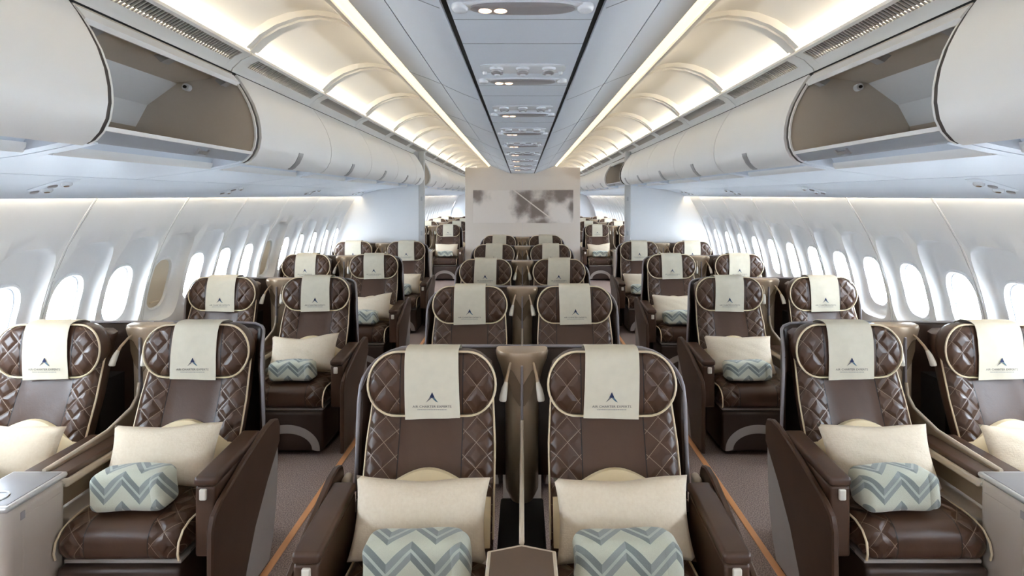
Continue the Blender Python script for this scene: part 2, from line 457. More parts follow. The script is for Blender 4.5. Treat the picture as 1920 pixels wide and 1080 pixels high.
def add_shade(w_, s_):
    r = seq(0, 0, WHW-0.001, WZ-WHH+0.001, WZ+WHH-0.001, 48, 2.7)
    sm = MB(); sm.loft([[(s_*(wx(z)+0.072), y, z) for y, z in r], [(s_*(wx(z)+0.078), y, z) for y, z in r]], 'shade')
    sm.box(min(s_*(wx(.93)+.058), s_*(wx(.93)+.072)), max(s_*(wx(.93)+.058), s_*(wx(.93)+.072)), -0.05, 0.05, 0.925, 0.937, 'shade', r=0.004)
    so = sm.build('window_shade', parent=w_); so['label'] = 'closed beige blind'
wn = 0
for side, cs in ((-1, cl), (1, cr)):
    pr = window_proto(side); first_used = False
    for i, c in enumerate(cs):
        wn += 1
        o = pr if not first_used else copy_tree(pr)
        first_used = True
        o.name = 'window_%d' % wn; o.location = (0, c, 0); tag(o, kind='structure')
    # blinds drawn on two left-hand windows
    if side == -1:
        for o in [o for o in C.objects if o.name.startswith('window_') and o.parent is None]:
            j = round((o.location.y-2.92)/PITCH)
            if j in (3, 7): add_shade(o, -1)

# outer lining above everything (closes the crown behind bins and domes)
cr_mb = MB()
crown = [(2.22, 0.06), (2.30, 0.25), (2.1, 0.7), (1.6, 1.05), (0.8, 1.22), (0, 1.26), (-0.8, 1.22), (-1.6, 1.05), (-2.1, 0.7), (-2.30, 0.25), (-2.22, 0.06)]
cr_mb.loft([[(X, y, CAMZ+Z) for X, Z in crown] for y in (Y0, Y1)], 'dome', closed=False, cap=False)
ceiling = cr_mb.build('ceiling'); tag(ceiling, kind='structure')
# the two ends of the cabin
for nm, y in (('wall_behind', Y0), ('wall_far', Y1)):
    poly = [(2.7, -0.02), (2.7, 1.5), (2.5, 2.0), (2.3, 2.5), (1.6, 3.0), (-1.6, 3.0), (-2.3, 2.5), (-2.5, 2.0), (-2.7, 1.5), (-2.7, -0.02)]
    o = MB().prism(poly, 'y', y-0.03, y, 'bulkw').build(nm); tag(o, kind='structure')

# centre spine of the ceiling
YS1 = U1-0.1
sp = MB()
solid(sp, [(-0.196, 0.520), (0.196, 0.520), (0.196, 0.55), (-0.196, 0.55)], 'spine', U0, YS1)
for s_ in (-1, 1):
    solid(sp, [(0.196, 0.535), (0.216, 0.535), (0.216, 0.56), (0.196, 0.56)], 'black', U0, YS1, s_)
    solid(sp, [(0.216, 0.523), (0.223, 0.523), (0.30, 0.553), (0.40, 0.598), (0.408, 0.602), (0.408, 0.62), (0.30, 0.575), (0.216, 0.545)], 'spine', U0, YS1, s_)
    solid(sp, [(0.408, 0.608), (0.413, 0.610), (0.413, 0.625), (0.408, 0.62)], 'spineline', U0, YS1, s_)
    solid(sp, [(0.413, 0.604), (0.47, 0.628), (0.53, 0.650), (0.575, 0.668), (0.575, 0.74), (0.565, 0.74), (0.56, 0.68), (0.47, 0.645), (0.413, 0.62)], 'spine', U0, YS1, s_)
spo = sp.build('spine_panel', parent=ceiling)
# thin cross seams on the spine
sm = MB()
for k in range(-3, 20):
    y = 1.56+0.93*k+0.10
    for dy in (0.0, 0.25):
        yy = y+dy
        if U0 < yy < YS1-.1: sm.loft([[T(x, 0.5192, t) for t in (yy, yy+0.003)] + [T(x, 0.5215, t) for t in (yy+0.003, yy)] for x in (-0.196, 0.196)], 'spineline')
for k in range(-2, 13):
    yy = 1.57+1.4*k
    for s_ in (-1, 1):
        pr_ = [(0.223, 0.523), (0.30, 0.553), (0.40, 0.598), (0.408, 0.602), (0.413, 0.604), (0.47, 0.628), (0.53, 0.650), (0.573, 0.667)]
        rings = [[T(s_*X, Z-0.0012, yy), T(s_*X, Z-0.0012, yy+0.004), T(s_*X, Z+0.003, yy+0.004), T(s_*X, Z+0.003, yy)] for X, Z in pr_]
        if U0 < yy < YS1-.1: sm.loft(rings, 'spineline')
sm.build('spine_seam', parent=ceiling)

# domes with arched ribs
MOD, J0 = 0.945, 1.625
joints = [J0+MOD*k for k in range(-4, 20)]
DOME = [(0.672, 0.716), (0.70, 0.752), (0.76, 0.797), (0.83, 0.822), (0.92, 0.830), (1.01, 0.818), (1.09, 0.788), (1.16, 0.742), (1.215, 0.715), (1.262, 0.685), (1.262, 0.64)]
RIB = [(0.668, 0.706), (0.72, 0.748), (0.79, 0.782), (0.88, 0.797), (0.97, 0.787), (1.06, 0.755), (1.13, 0.712), (1.185, 0.658)]
dm = MB(); rb = MB()
for s_ in (-1, 1):
    sweep(dm, DOME, 'dome', U0, YS1, s_, 1.0)
    # outer frame of the strip light
    solid(dm, [(0.655, 0.690), (0.672, 0.692), (0.690, 0.706), (0.690, 0.74), (0.655, 0.74)], 'dome', U0, YS1, s_)
    for y in joints:
        if not (U0 < y < YS1-0.1): continue
        for (ya, yb, dz) in ((y-0.055, y-0.022, 0.010), (y-0.022, y+0.022, 0.0), (y+0.022, y+0.055, 0.010)):
            rings = []
            for X, Z in RIB:
                rings.append([T(s_*X, Z+dz, ya), T(s_*X, Z+dz, yb), T(s_*X, Z+0.06, yb), T(s_*X, Z+0.06, ya)])
            rb.loft(rings, 'dome')
dm.build('dome_panel', parent=ceiling, smooth=60); rb.build('dome_rib', parent=ceiling, smooth=50)

# long strip lights either side of the spine
def ordinal(n): return ['first', 'second', 'third', 'fourth', 'fifth', 'sixth', 'seventh', 'eighth', 'ninth', 'tenth', 'eleventh', 'twelfth', 'thirteenth', 'fourteenth', 'fifteenth', 'sixteenth'][n]
for s_, sn in ((-1, 'left'), (1, 'right')):
    k0 = 0
    for k in range(-3, 13):
        a = 1.57+1.4*k; b = a+1.385
        if a < U0 or b > YS1: continue
        mb = MB(); solid(mb, [(0.578, 0.678), (0.653, 0.700), (0.653, 0.712), (0.578, 0.690)], 'strip', a, b, s_)
        o = mb.build('ceiling_light'); tag(o, 'glowing cream strip light, %s segment along the %s side of the ceiling spine' % (ordinal(k0), sn), 'ceiling light', 'strip lights beside the ceiling spine')
        k0 += 1
# cove lamps tucked above the vent panels, washing the domes
    k0 = 0
    for y in joints[:-1]:
        if y < U0 or y+MOD > YS1: continue
        mb = MB(); solid(mb, [(1.222, 0.652), (1.256, 0.652), (1.256, 0.668), (1.222, 0.668)], 'cove', y+0.05, y+MOD-0.05, s_)
        o = mb.build('cove_lamp'); tag(o, 'warm cove lamp behind the air grille lighting the %s ceiling dome on the %s' % (ordinal(k0) if k0 < 16 else 'last', sn), 'lamp', 'lamps washing the ceiling domes'); k0 += 1

# air grilles
def grille(a, b, s_, nslat):
    root = empty('air_grille')
    mb = MB()
    F = [(1.186, 0.650), (1.198, 0.643), (1.232, 0.627), (1.272, 0.590), (1.276, 0.577), (1.290, 0.583), (1.290, 0.63), (1.262, 0.65), (1.19, 0.665)]
    ya, yb = a+0.085, b-0.06
    def pt(f, y, d=0.0):  # f from inner to outer edge across the slot
        X = 1.194+(1.250-1.194)*f; Z = 0.6455+(0.612-0.6455)*f
        return T(s_*X, Z-d, y)
    # white surround: plain at both ends, two rails between
    solid(mb, F, 'ventw', a, ya, s_, 3); solid(mb, F, 'ventw', yb, b, s_, 3)
    solid(mb, [(1.186, 0.650), (1.197, 0.643), (1.202, 0.655), (1.19, 0.665)], 'ventw', ya, yb, s_, 3)
    solid(mb, [(1.247, 0.614), (1.272, 0.590), (1.276, 0.577), (1.290, 0.583), (1.290, 0.63), (1.262, 0.64)], 'ventw', ya, yb, s_, 3)
    mb.build('grille_frame', parent=root)
    bk = MB(); solid(bk, [(1.194, 0.658), (1.252, 0.630), (1.252, 0.634), (1.194, 0.662)], 'vent', ya, yb, s_, 3); bk.build('backing', parent=root)
    sl = MB(); st = (yb-ya)/nslat
    for i in range(nslat):
        y = ya+st*(i+0.25); y2 = y+st*0.34
        sl.loft([[pt(f, y), pt(f, y2), pt(f, y2+0.001, -0.006), pt(f, y+0.001, -0.006)] for f in (0, 1)], 'ventf')
    sl.build('slat_set', parent=root, smooth=0)
    return root
for s_, sn in ((-1, 'left'), (1, 'right')):
    k0 = 0
    for y in joints[:-1]:
        if y < U0 or y+MOD > YS1 or y < -0.5: continue
        root = grille(y+0.003, y+MOD-0.003, s_, 42)
        tag(root, 'slatted air grille above the %s overhead bins, %s from the front' % (sn, ordinal(k0) if k0 < 16 else 'one far'), 'air grille', 'air grilles above the bins'); k0 += 1

# ---------------------------------------------------------------- overhead bins
DOOR = [(1.268, 0.556), (1.243, 0.522), (1.216, 0.478), (1.190, 0.425), (1.170, 0.365), (1.161, 0.315), (1.159, 0.270), (1.166, 0.225), (1.182, 0.190), (1.203, 0.166), (1.222, 0.156)]
def offs(p, d):
    out = []
    for i, q in enumerate(p):
        a = Vector(p[max(0, i-1)]); b = Vector(p[min(len(p)-1, i+1)]); t = (b-a).normalized()
        out.append((q[0]+(-t.y)*d, q[1]+t.x*d))
    return out
def bands(mb, prof, m, a, b, s_, thick=0.02, seg=3):
    inn = offs(prof, thick)
    poly = prof+list(reversed(inn)); solid(mb, poly, m, a, b, s_, 2)
_INNER = [(1.262, 0.552), (1.30, 0.552), (1.50, 0.515), (1.62, 0.42), (1.67, 0.33), (1.68, 0.205), (1.21, 0.190)]
def bin_unit(a, b, s_, opened):
    root = empty('overhead_bin', (0, 0, 0))
    g = 0.0045; a += g; b -= g
    body = MB()
    # end walls (curved front edge) and lining
    endp = [(X+0.006, Z) for X, Z in DOOR] + [(1.74, 0.165), (1.74, 0.56)]
    endp = [(1.275, 0.556)] + endp[1:]
    lin_m = 'binin'
    for ya, yb in ((a, a+0.018), (b-0.018, b)):
        solid(body, endp, lin_m, ya, yb, s_, 2)
    for (p, q, m_) in (((1.262, 0.556), (1.50, 0.520), 'binin'), ((1.50, 0.520), (1.63, 0.42), 'bininl'), ((1.63, 0.42), (1.68, 0.32), 'bininl'), ((1.68, 0.32), (1.69, 0.19), 'binin'), ((1.69, 0.19), (1.215, 0.182), 'binin')):
        dx, dz = q[0]-p[0], q[1]-p[1]; L = math.hypot(dx, dz); nx, nz = -dz/L*0.008, dx/L*0.008
        solid(body, [p, q, (q[0]+nx, q[1]+nz), (p[0]+nx, p[1]+nz)], m_, a+0.018, b-0.018, s_, 2)
    body.build('bin_body', parent=root)
    if not opened:
        d = MB(); bands(d, DOOR, 'bin', a, b, s_, -0.014); do = d.build('bin_door', parent=root, smooth=35)
        yc = (a+b)/2
        l = MB(); bands(l, offs([(1.163, 0.240), (1.166, 0.225), (1.182, 0.190), (1.203, 0.166), (1.214, 0.160)], -0.0138), 'metalg', yc-0.028, yc+0.028, s_, -0.004); l.build('latch', parent=do)
    else:
        # dark seal round both end walls, grey sill with a white edge, and the stowed door's hinge rail
        for ya, yb in ((a-0.001, a+0.016), (b-0.020, b+0.001)):
            se = MB(); bands(se, offs(DOOR, 0.004), 'seal', ya, yb, s_, -0.010); se.build('door_seal', parent=root)
        for ya, yb in ((a+0.016, a+0.024), (b-0.028, b-0.020)):
            ed = MB(); bands(ed, offs(DOOR, 0.001), 'bin', ya, yb, s_, -0.008); ed.build('inner_rim', parent=root)
        si = MB(); solid(si, [(1.178, 0.193), (1.205, 0.163), (1.222, 0.156), (1.23, 0.185), (1.20, 0.19)], 'bingrey', a+0.018, b-0.018, s_, 2)
        sio = si.build('sill', parent=root)
        we = MB(); solid(we, [(1.170, 0.203), (1.174, 0.190), (1.215, 0.188), (1.215, 0.199)], 'bin', a+0.018, b-0.018, s_, 2); we.build('white_edge', parent=sio)
        ym = (a+b)/2+0.09
        la = MB()
        for dy in (-0.035, 0.035):
            solid(la, [(1.182, 0.180), (1.20, 0.158), (1.206, 0.164), (1.19, 0.185)], 'metalg', ym+dy-0.006, ym+dy+0.006, s_, 2)
        solid(la, [(1.186, 0.172), (1.196, 0.162), (1.20, 0.166), (1.19, 0.176)], 'metalg', ym-0.03, ym+0.03, s_, 2)
        la.build('catch', parent=sio)
        hr = MB(); solid(hr, [(1.228, 0.522), (1.256, 0.556), (1.275, 0.552), (1.252, 0.512), (1.236, 0.508)], 'bin', a+0.018, b-0.018, s_, 2)
        hro = hr.build('hinge_rail', parent=root)
        for y in (a+0.10, a+0.46, b-0.07):
            hh = MB(); solid(hh, [(1.245, 0.512), (1.27, 0.535), (1.30, 0.52), (1.275, 0.497)], 'metalg', y-0.022, y+0.022, s_, 2); hh.build('hinge', parent=hro)
        st = MB()
        st.tube([T(s_*1.45, 0.50, b-0.018), T(s_*1.45, 0.50, b-0.045)], 0.018, 'bininl', n=14)
        st.tube([T(s_*1.45, 0.50, b-0.045), T(s_*1.45, 0.50, b-0.052)], 0.008, 'dark', n=10)
        st.build('bumper', parent=root)
    # lower fairing with the grip recess and its bright lip
    f = MB()
    solid(f, [(1.222, 0.158), (1.228, 0.172), (1.29, 0.176), (1.322, 0.174), (1.336, 0.150), (1.350, 0.1225), (1.40, 0.114), (1.50, 0.100), (1.60, 0.087), (1.69, 0.075), (1.69, 0.10), (1.5, 0.15), (1.335, 0.179), (1.222, 0.179)], 'fair', a+0.05, b-0.05, s_, 2)
    EP = [(1.215, 0.154), (1.28, 0.138), (1.345, 0.124), (1.40, 0.114), (1.50, 0.100), (1.60, 0.087), (1.69, 0.075), (1.69, 0.10), (1.5, 0.15), (1.3, 0.178), (1.222, 0.178)]
    solid(f, EP, 'fair', a, a+0.05, s_, 2); solid(f, EP, 'fair', b-0.05, b, s_, 2)
    fo = f.build('bin_fairing', parent=root, smooth=35)
    li = MB(); solid(li, [(1.328, 0.148), (1.330, 0.134), (1.342, 0.1195), (1.354, 0.121), (1.345, 0.146)], 'bin', a+0.045, b-0.045, s_, 2); li.build('grip_lip', parent=fo)
    return root
for s_, sn in ((-1, 'left'), (1, 'right')):
    # the bins of this cabin: the one at 1.63-2.57 stands open
    k0 = 0
    spans = [(y, y+MOD) for y in joints if -1.3 < y < 6.0] + [(6.35, 6.84)]
    st = 7.33 if s_ < 0 else 6.96
    far0 = st
    spans += [(far0+(0 if n == 0 else (1.27 if s_ > 0 else MOD)+MOD*(n-1)), far0+(1.27 if s_ > 0 else MOD)+MOD*n) for n in range(12)]
    for i, (y, ye) in enumerate(spans):
        if ye > YS1: continue
        opened = abs(y-J0) < 0.01 or (s_ > 0 and abs(y-6.96) < 0.01)
        root = bin_unit(y, ye, s_, opened)
        if abs(y-J0) < 0.01: lab = 'open overhead bin with bare taupe lining on the %s side' % sn
        elif opened: lab = 'small far overhead bin standing open beyond the %s partition' % sn
        elif y < J0-0.1:
            lab = 'large white closed overhead bin in the top %s corner, nearer than the open bin' % sn if y > J0-MOD-0.1 else 'white closed overhead bin on the %s, %s before the open bin' % (sn, 'two' if y > J0-2*MOD-0.1 else 'three')
        elif y < 6.9: lab = 'closed white overhead bin on the %s, %s behind the open bin' % (sn, ordinal(int(round((y-J0)/MOD))-1))
        else: lab = 'far closed white overhead bin beyond the %s partition, %s in its row' % (sn, ordinal(max(0, i-len([q for q in spans if q[0] < 6.9]))))
        tag(root, lab, 'overhead bin', 'overhead bins along the cabin')
# trims: black gap above the bins, service panel under them, wall cove lamps
tn = 3
for s_, sn in ((-1, 'left'), (1, 'right')):
    g = MB(); solid(g, [(1.268, 0.562), (1.30, 0.562), (1.30, 0.600), (1.285, 0.600), (1.281, 0.575)], 'black', -2.5, YS1, s_, 1.0)
    o = g.build('trim_%d' % tn); tag(o, kind='structure'); tn += 1
    p = MB()
    solid(p, [(1.698, 0.074), (1.78, 0.046), (1.86, 0.020), (1.88, -0.003), (1.885, -0.012), (1.892, -0.014), (1.897, -0.004), (1.89, 0.02), (1.86, 0.06), (1.698, 0.10)], 'fair', U0, YS1, s_, 1.0)
    solid(p, [(1.690, 0.082), (1.700, 0.080), (1.700, 0.10), (1.690, 0.10)], 'spineline', U0, YS1, s_, 1.0)
    o = p.build('trim_%d' % tn, smooth=35); tag(o, kind='structure'); tn += 1
    for k in range(0, 10):
        a = U0+k*1.95
        if k == -1: continue
        mb = MB(); solid(mb, [(1.900, 0.022), (1.916, 0.022), (1.916, 0.034), (1.900, 0.034)], 'wcove', a, min(a+1.9, U1), s_, 3)
        o = mb.build('cove_lamp'); tag(o, 'warm cove lamp above the %s windows, %s length from the front' % (sn, ordinal(k)), 'lamp', 'lamps washing the window walls')

# ceiling service units: grey sign with two lit lamps, air nozzles and reading lights
def oval(cx, cy, rx, ry, n=28, p=2.0, z=0.52):
    out = []
    for i in range(n):
        a = 2*PI*i/n; c, q = math.cos(a), math.sin(a)
        out.append((cx+rx*math.copysign(abs(c)**(2/p), c), cy+ry*math.copysign(abs(q)**(2/p), q)))
    return out
def lens(mb, cx, cy, rx, ry, z0, z1, m, p=2.0, n=28, dome=True):
    rings = []
    for k, (sc, t) in enumerate(((1, 0), (1, 0.5), (0.9, 0.85), (0.7, 1.0))):
        rings.append([T(x, z0+(z1-z0)*t, y) for x, y in oval(cx, cy, rx*sc, ry*sc if dome else ry*sc, n, p)])
    mb.loft(rings, m)
def service_unit(y):
    root = empty('service_unit')
    mb = MB()
    lens(mb, 0.0, y, 0.168, 0.045, 0.520, 0.512, 'signrim', p=2.6)
    lens(mb, -0.165, y+0.004, 0.022, 0.030, 0.520, 0.505, 'signrim'); lens(mb, 0.165, y+0.004, 0.022, 0.030, 0.520, 0.505, 'signrim')
    mb.build('sign_rim', parent=root, smooth=60)
    sg = MB(); lens(sg, 0.0, y-0.002, 0.137, 0.040, 0.513, 0.503, 'sign', p=2.6); sgo = sg.build('sign_panel', parent=root, smooth=60)
    for dx in (-0.098, -0.058):
        l = MB(); lens(l, dx, y-0.004, 0.017, 0.017, 0.504, 0.501, 'amber'); l.build('lit_symbol', parent=sgo, smooth=60)
    pn = MB(); lens(pn, 0.0, y-0.21, 0.165, 0.075, 0.520, 0.514, 'signrim', p=5); pn.build('nozzle_panel', parent=root, smooth=60)
    for dx in (-0.10, 0.0, 0.10):
        nz = MB(); lens(nz, dx, y-0.235, 0.027, 0.027, 0.515, 0.506, 'signrim')
        lens(nz, dx, y-0.235, 0.020, 0.020, 0.506, 0.497, 'metalg'); nz.build('air_nozzle', parent=root, smooth=60)
        rl = MB(); lens(rl, dx, y-0.165, 0.024, 0.020, 0.515, 0.504, 'sign'); lens(rl, dx, y-0.165, 0.012, 0.012, 0.506, 0.500, 'signrim'); rl.build('reading_light', parent=root, smooth=60)
    for dx in (-0.148, 0.148):
        bt = MB(); lens(bt, dx, y-0.17, 0.009, 0.009, 0.515, 0.503, 'signrim'); bt.build('call_button', parent=root, smooth=60)
    return root
for k in range(9):
    r = service_unit(1.54+0.93*k)
    tag(r, 'grey sign panel with two lit amber lamps on the ceiling spine, %s from the front' % ordinal(k), 'sign panel', 'sign panels down the ceiling spine')
# side service units under the bins
def side_unit(y, s_):
    root = empty('reading_light_panel')
    def P(u, v, d):  # u across (out from aisle), v along
        X = 1.782+u*0.42; Z = 0.0455-0.341*(u*0.42)-0.001
        if X > 1.78: Z = 0.046-0.325*(X-1.78)-0.001
        return T(s_*X, Z-d, y+v)
    def disc(mb, u, v, ru, rv, d0, d1, m, p=2.0):
        rings = []
        for (sc, t) in ((1, 0), (1, 0.6), (0.8, 1.0)):
            rings.append([P(u+a, v+b, d0+(d1-d0)*t) for a, b in oval(0, 0, ru*sc, rv*sc, 24, p)])
        mb.loft(rings, m)
    mb = MB(); disc(mb, 0.04, 0.0, 0.19, 0.055, -0.004, 0.004, 'fair', 4); mb.build('unit_panel', parent=root, smooth=60)
    for u in (-0.06, 0.12):
        l = MB(); disc(l, u, 0.01, 0.030, 0.026, 0.004, 0.016, 'signrim'); disc(l, u, 0.01, 0.015, 0.013, 0.014, 0.019, 'champd'); l.build('reading_light', parent=root, smooth=60)
    for u in (0.03, 0.20):
        l = MB(); disc(l, u, -0.01, 0.038, 0.016, 0.003, 0.010, 'sign'); l.build('air_nozzle', parent=root, smooth=60)
    return root
for s_, sn in ((-1, 'left'), (1, 'right')):
    for k, y in enumerate((2.25, 3.65, 5.05, 6.45)):
        r = side_unit(y, s_)
        tag(r, 'small panel of reading lights and air nozzles under the %s bins, %s from the front' % (sn, ordinal(k)), 'light panel', 'reading light panels under the bins')

# ---------------------------------------------------------------- partitions
# centre bulkhead with its sepia print
YB = 10.2
def tz(Z): return T(0, Z, YB)[2]
bk = MB(); hw = [(-1.0, 0.62), (-0.60, 0.62), (-0.56, 0.651), (-0.40, 0.59), (-0.22, 0.518), (0.22, 0.518), (0.40, 0.59), (0.56, 0.651), (0.60, 0.62), (1.0, 0.62)]
notch = [(-1.0*K, 0.0)] + [(a*K, tz(b)) for a, b in hw] + [(1.0*K, 0.0)]
bk.prism(notch, 'y', YB*K, YB*K+0.06, 'bulk', ch=0.004)
b1 = bk.build('wall_centre'); tag(b1, kind='structure')
MB().box(-0.002, 0.002, YB*K-0.004, YB*K, 0.0, 2.05, 'bulke').build('seam', parent=b1)
ar = MB(); ar.box(-0.86*K, 0.88*K, -0.006, 0.006, -0.285*K, 0.285*K, 'art', r=0.002)
lp = [(-0.17, 0.285), (-0.14, 0.285), (0.50, -0.20), (0.47, -0.205)]
ar.prism([(a*K, b*K) for a, b in lp], 'y', -0.0075, -0.0055, 'bulk')
aro = ar.build('wall_print', loc=(0, YB*K-0.01, CAMZ-0.197*K)); tag(aro, 'wide sepia cloud print with a thin diagonal line on the centre bulkhead', 'picture')
# side partitions
for s_, nm in ((-1, 'wall_partition_left'), (1, 'wall_partition_right')):
    xin = 1.375 if s_ < 0 else 1.43; yb = 8.035
    poly = [(xin, 0.0), (2.42, 0.0), (2.56, .35), (2.61, .65), (2.57, 1.05), (2.44, 1.42), (2.26, 1.72), (2.2, 2.2), (1.9, 2.3), (xin, 2.3)]
    poly = [(s_*a, b) for a, b in poly]
    mb = MB().prism(poly, 'y', yb, yb+0.035, 'bulkw'); o = mb.build(nm); tag(o, kind='structure')
    e = MB().box(s_*(xin-0.03), s_*(xin+0.05), yb-0.015, yb+0.05, 0.0, 2.3, 'bulke', r=0.012); eo = e.build('edge_post', parent=o)
    for z in (0.55, 1.15, 1.62, 1.95): MB().box(s_*(xin-0.005), s_*(xin+0.02), yb-0.020, yb-0.013, z, z+0.06, 'metalg', r=0.003).build('hinge', parent=eo)

# ---------------------------------------------------------------- seats
# seat space: origin on the floor under the headrest front, -y faces the camera, s = side of the outer (arm) shell
HB0, HB1 = 0.845, 1.085
def backy(z): return -0.175 + (z-0.47)*0.42      # front surface of the backrest
def make_seat(s):
    root = empty('airline_seat')
    # cushion
    def fc(P):
        x, y, z = P
        if z > 0.38: z += 0.012*(1-(x/0.24)**2) - 0.018*max(0, (-0.40-y)/0.15)**2
        if y > -0.3: z -= 0.02*(y+0.3)/0.18 if z > 0.38 else 0
        return (x, y, z)
    cu = MB().box(-0.24, 0.24, -0.555, -0.13, 0.305, 0.450, 'quilt', r=0.055, fn=fc, seg=5, cuts=7).build('seat_cushion', parent=root, smooth=60)
    for e in (-1, 1):
        pp = MB()
        pts = [(e*0.236, -0.20, 0.418), (e*0.237, -0.40, 0.432), (e*0.233, -0.47, 0.430), (e*0.232, -0.515, 0.415), (e*0.233, -0.545, 0.385), (e*0.234, -0.553, 0.345), (e*0.234, -0.545, 0.318)]
        pp.tube(pts, 0.0045, 'pipe', n=6); pp.build('piping', parent=cu, smooth=60)
    # backrest slab, bulging bolsters
    zs = [0.40, 0.47, 0.55, 0.65, 0.75, 0.85, 0.95, 1.02, 1.035]
    rings = []; rim_ = []
    for z in zs:
        hw = 0.245 - 0.02*max(0, (z-0.75))/0.3; 
        if z > 1.03: hw -= 0.03
        y0 = backy(z); ring = []
        xs = [-1, -0.97, -0.85, -0.7, -0.56, -0.5, -0.3, 0, 0.3, 0.5, 0.56, 0.7, 0.85, 0.97, 1]
        for t in xs:
            a = abs(t); by = 0.020 if a <= 0.5 else (0.020-0.020*math.sin((a-0.5)/0.5*PI*0.62)*1.1)
            if a > 0.9: by += (a-0.9)*0.22
            if a == 1: by += 0.012
            ring.append((t*hw, y0+by, z))
        rim_.append([ring[-1], (hw, y0+0.07, z), (hw*0.93, y0+0.115, z), (0, y0+0.125, z), (-hw*0.93, y0+0.115, z), (-hw, y0+0.07, z), ring[0]])
        rings.append(ring)
    bmb = MB().loft(rings, 'quilt', closed=False, cap=False).loft(rim_, 'leather', closed=False, cap=False)
    for k in (0, -1): bmb.add(rings[k]+rim_[k][1:-1], [tuple(range(len(rings[k])+5))], 'leather')
    ba = weld(bmb.build('backrest', parent=root, smooth=55))
    for e in (-1, 1):
        pp = MB(); pp.tube([(e*(0.246-0.02*max(0, (z-0.75))/0.3), backy(z)+0.028, z) for z in (0.45, 0.55, 0.65, 0.75, 0.86, 0.95)], 0.0045, 'pipe', n=6); pp.build('piping', parent=ba, smooth=60)
    # cream lumbar panel with arched top
    rings = []
    for i in range(25):
        t = -1+2*i/24; x = t*0.236
        zt_ = 0.585 + 0.092*max(0, math.cos(t*PI*0.5))**1.5 if abs(t) < 1 else 0.585
        f = lambda z: backy(z) - 0.004 - 0.012*(1-t*t)
        rings.append([(x, f(0.44), 0.44), (x, f(0.52)-0.004, 0.52), (x, f(zt_-0.012), zt_-0.012), (x, f(zt_)+0.006, zt_), (x, f(zt_)+0.03, zt_-0.002), (x, f(0.44)+0.035, 0.44)])
    MB().loft(rings, 'lumbar').build('lumbar_panel', parent=root, smooth=50)
    # headrest: stadium with rolled wings
    def stad(hw, hh, n=14):
        r = hh; c = hw-r*0.92; out = []
        for i in range(n+1): a = -PI/2+PI*i/n; out.append((c+r*0.92*math.cos(a), r*math.sin(a)))
        for i in range(n+1): a = PI/2+PI*i/n; out.append((-c+r*0.92*math.cos(a), r*math.sin(a)))
        return out
    zc = (HB0+HB1)/2; hh = (HB1-HB0)/2
    def wing(x): return -0.018*(abs(x)/0.25)**2
    rings = []
    for (d, y) in ((0.085, -0.022), (0.045, -0.020), (0.015, -0.012), (0.003, 0.0), (0.0, 0.012), (0.0, 0.055), (0.01, 0.085), (0.04, 0.105)):
        rings.append([(x, y+wing(x)+0.012+(z)*0.10, zc+z) for x, z in stad(0.247-d, hh-d)])
    hm = MB().loft(rings[:4], 'quilt', cap=False).loft(rings[3:], 'leather', cap=False)
    nn = len(rings[0]); hm.add(rings[0], [tuple(reversed(range(nn)))], 'quilt'); hm.add(rings[-1], [tuple(range(nn))], 'leather')
    hd = weld(hm.build('headrest', parent=root, smooth=60))
    MB().tube([(x, 0.004+wing(x)+0.005+z*0.10, zc+z) for x, z in stad(0.248, hh+0.001, 18)], 0.0048, 'pipe', n=6, closed=True).build('piping', parent=hd, smooth=60)
    # fixed shell: wraps the back and comes forward on the outer side
    plan = [(s*0.292, 0.030), (s*0.274, 0.090), (s*0.254, 0.145), (s*0.236, 0.190), (s*0.212, 0.228), (s*0.17, 0.25), (s*0.10, 0.25), (s*-0.1, 0.25), (s*-0.25, 0.25), (s*-0.348, 0.25)]
    tops = [0.93, 0.99, 1.012, 1.02, 1.028, 1.038, 1.045, 1.045, 1.045, 1.045]
    def shell_ring(inset, zoff, bot):
        return [((p[0]-s*inset*(1 if i < 5 else 0)), p[1]-(inset if i >= 3 else 0), (tops[i]+zoff)) for i, p in enumerate(plan)]
    rings = []
    for i, p in enumerate(plan):
        if i < 4: inn = (p[0]-s*0.016, p[1])
        elif i == 4: inn = (p[0]-s*0.012, p[1]-0.012)
        else: inn = (p[0], p[1]-0.016)
        ox = s*0.012*(1-i/4.0) if i < 4 else 0
        b0 = 0.50
        rings.append([(p[0]+ox, p[1], b0), (p[0], p[1], tops[i]-0.01), ((p[0]+inn[0])/2, (p[1]+inn[1])/2, tops[i]), (inn[0], inn[1], tops[i]-0.01), (inn[0]+ox, inn[1], b0)])
    sh = MB().loft(rings, 'shell').build('seat_shell', parent=root, smooth=50)
    # grey rim along the shell's forward and top edge
    pts = [(s*0.305, 0.028, 0.535), (s*0.299, 0.027, 0.70), (s*0.293, 0.028, 0.88), (s*0.288, 0.040, 0.945), (s*0.282, 0.058, 0.972), (s*0.270, 0.092, 0.996), (s*0.252, 0.143, 1.017), (s*0.233, 0.186, 1.026), (s*0.207, 0.222, 1.034), (s*0.165, 0.243, 1.043), (s*0.0, 0.243, 1.05), (s*-0.348, 0.243, 1.05)]
    MB().tube(pts, [0.008]*6+[0.007]*6, 'rim', n=8).build('shell_rim', parent=sh, smooth=60)
    # outer side panel (brown) and grey rear foot
    poly = [(0.02, 0.640), (-0.03, 0.655), (-0.10, 0.650), (-0.30, 0.595), (-0.50, 0.525), (-0.555, 0.490), (-0.575, 0.44), (-0.575, 0.03), (-0.33, 0.03), (-0.30, 0.12), (-0.22, 0.26), (-0.10, 0.40), (0.035, 0.53), (0.035, 0.61)]
    MB().prism(poly, 'x', s*0.352, s*0.378, 'panel', ch=0.006).build('side_panel', parent=root, smooth=30)
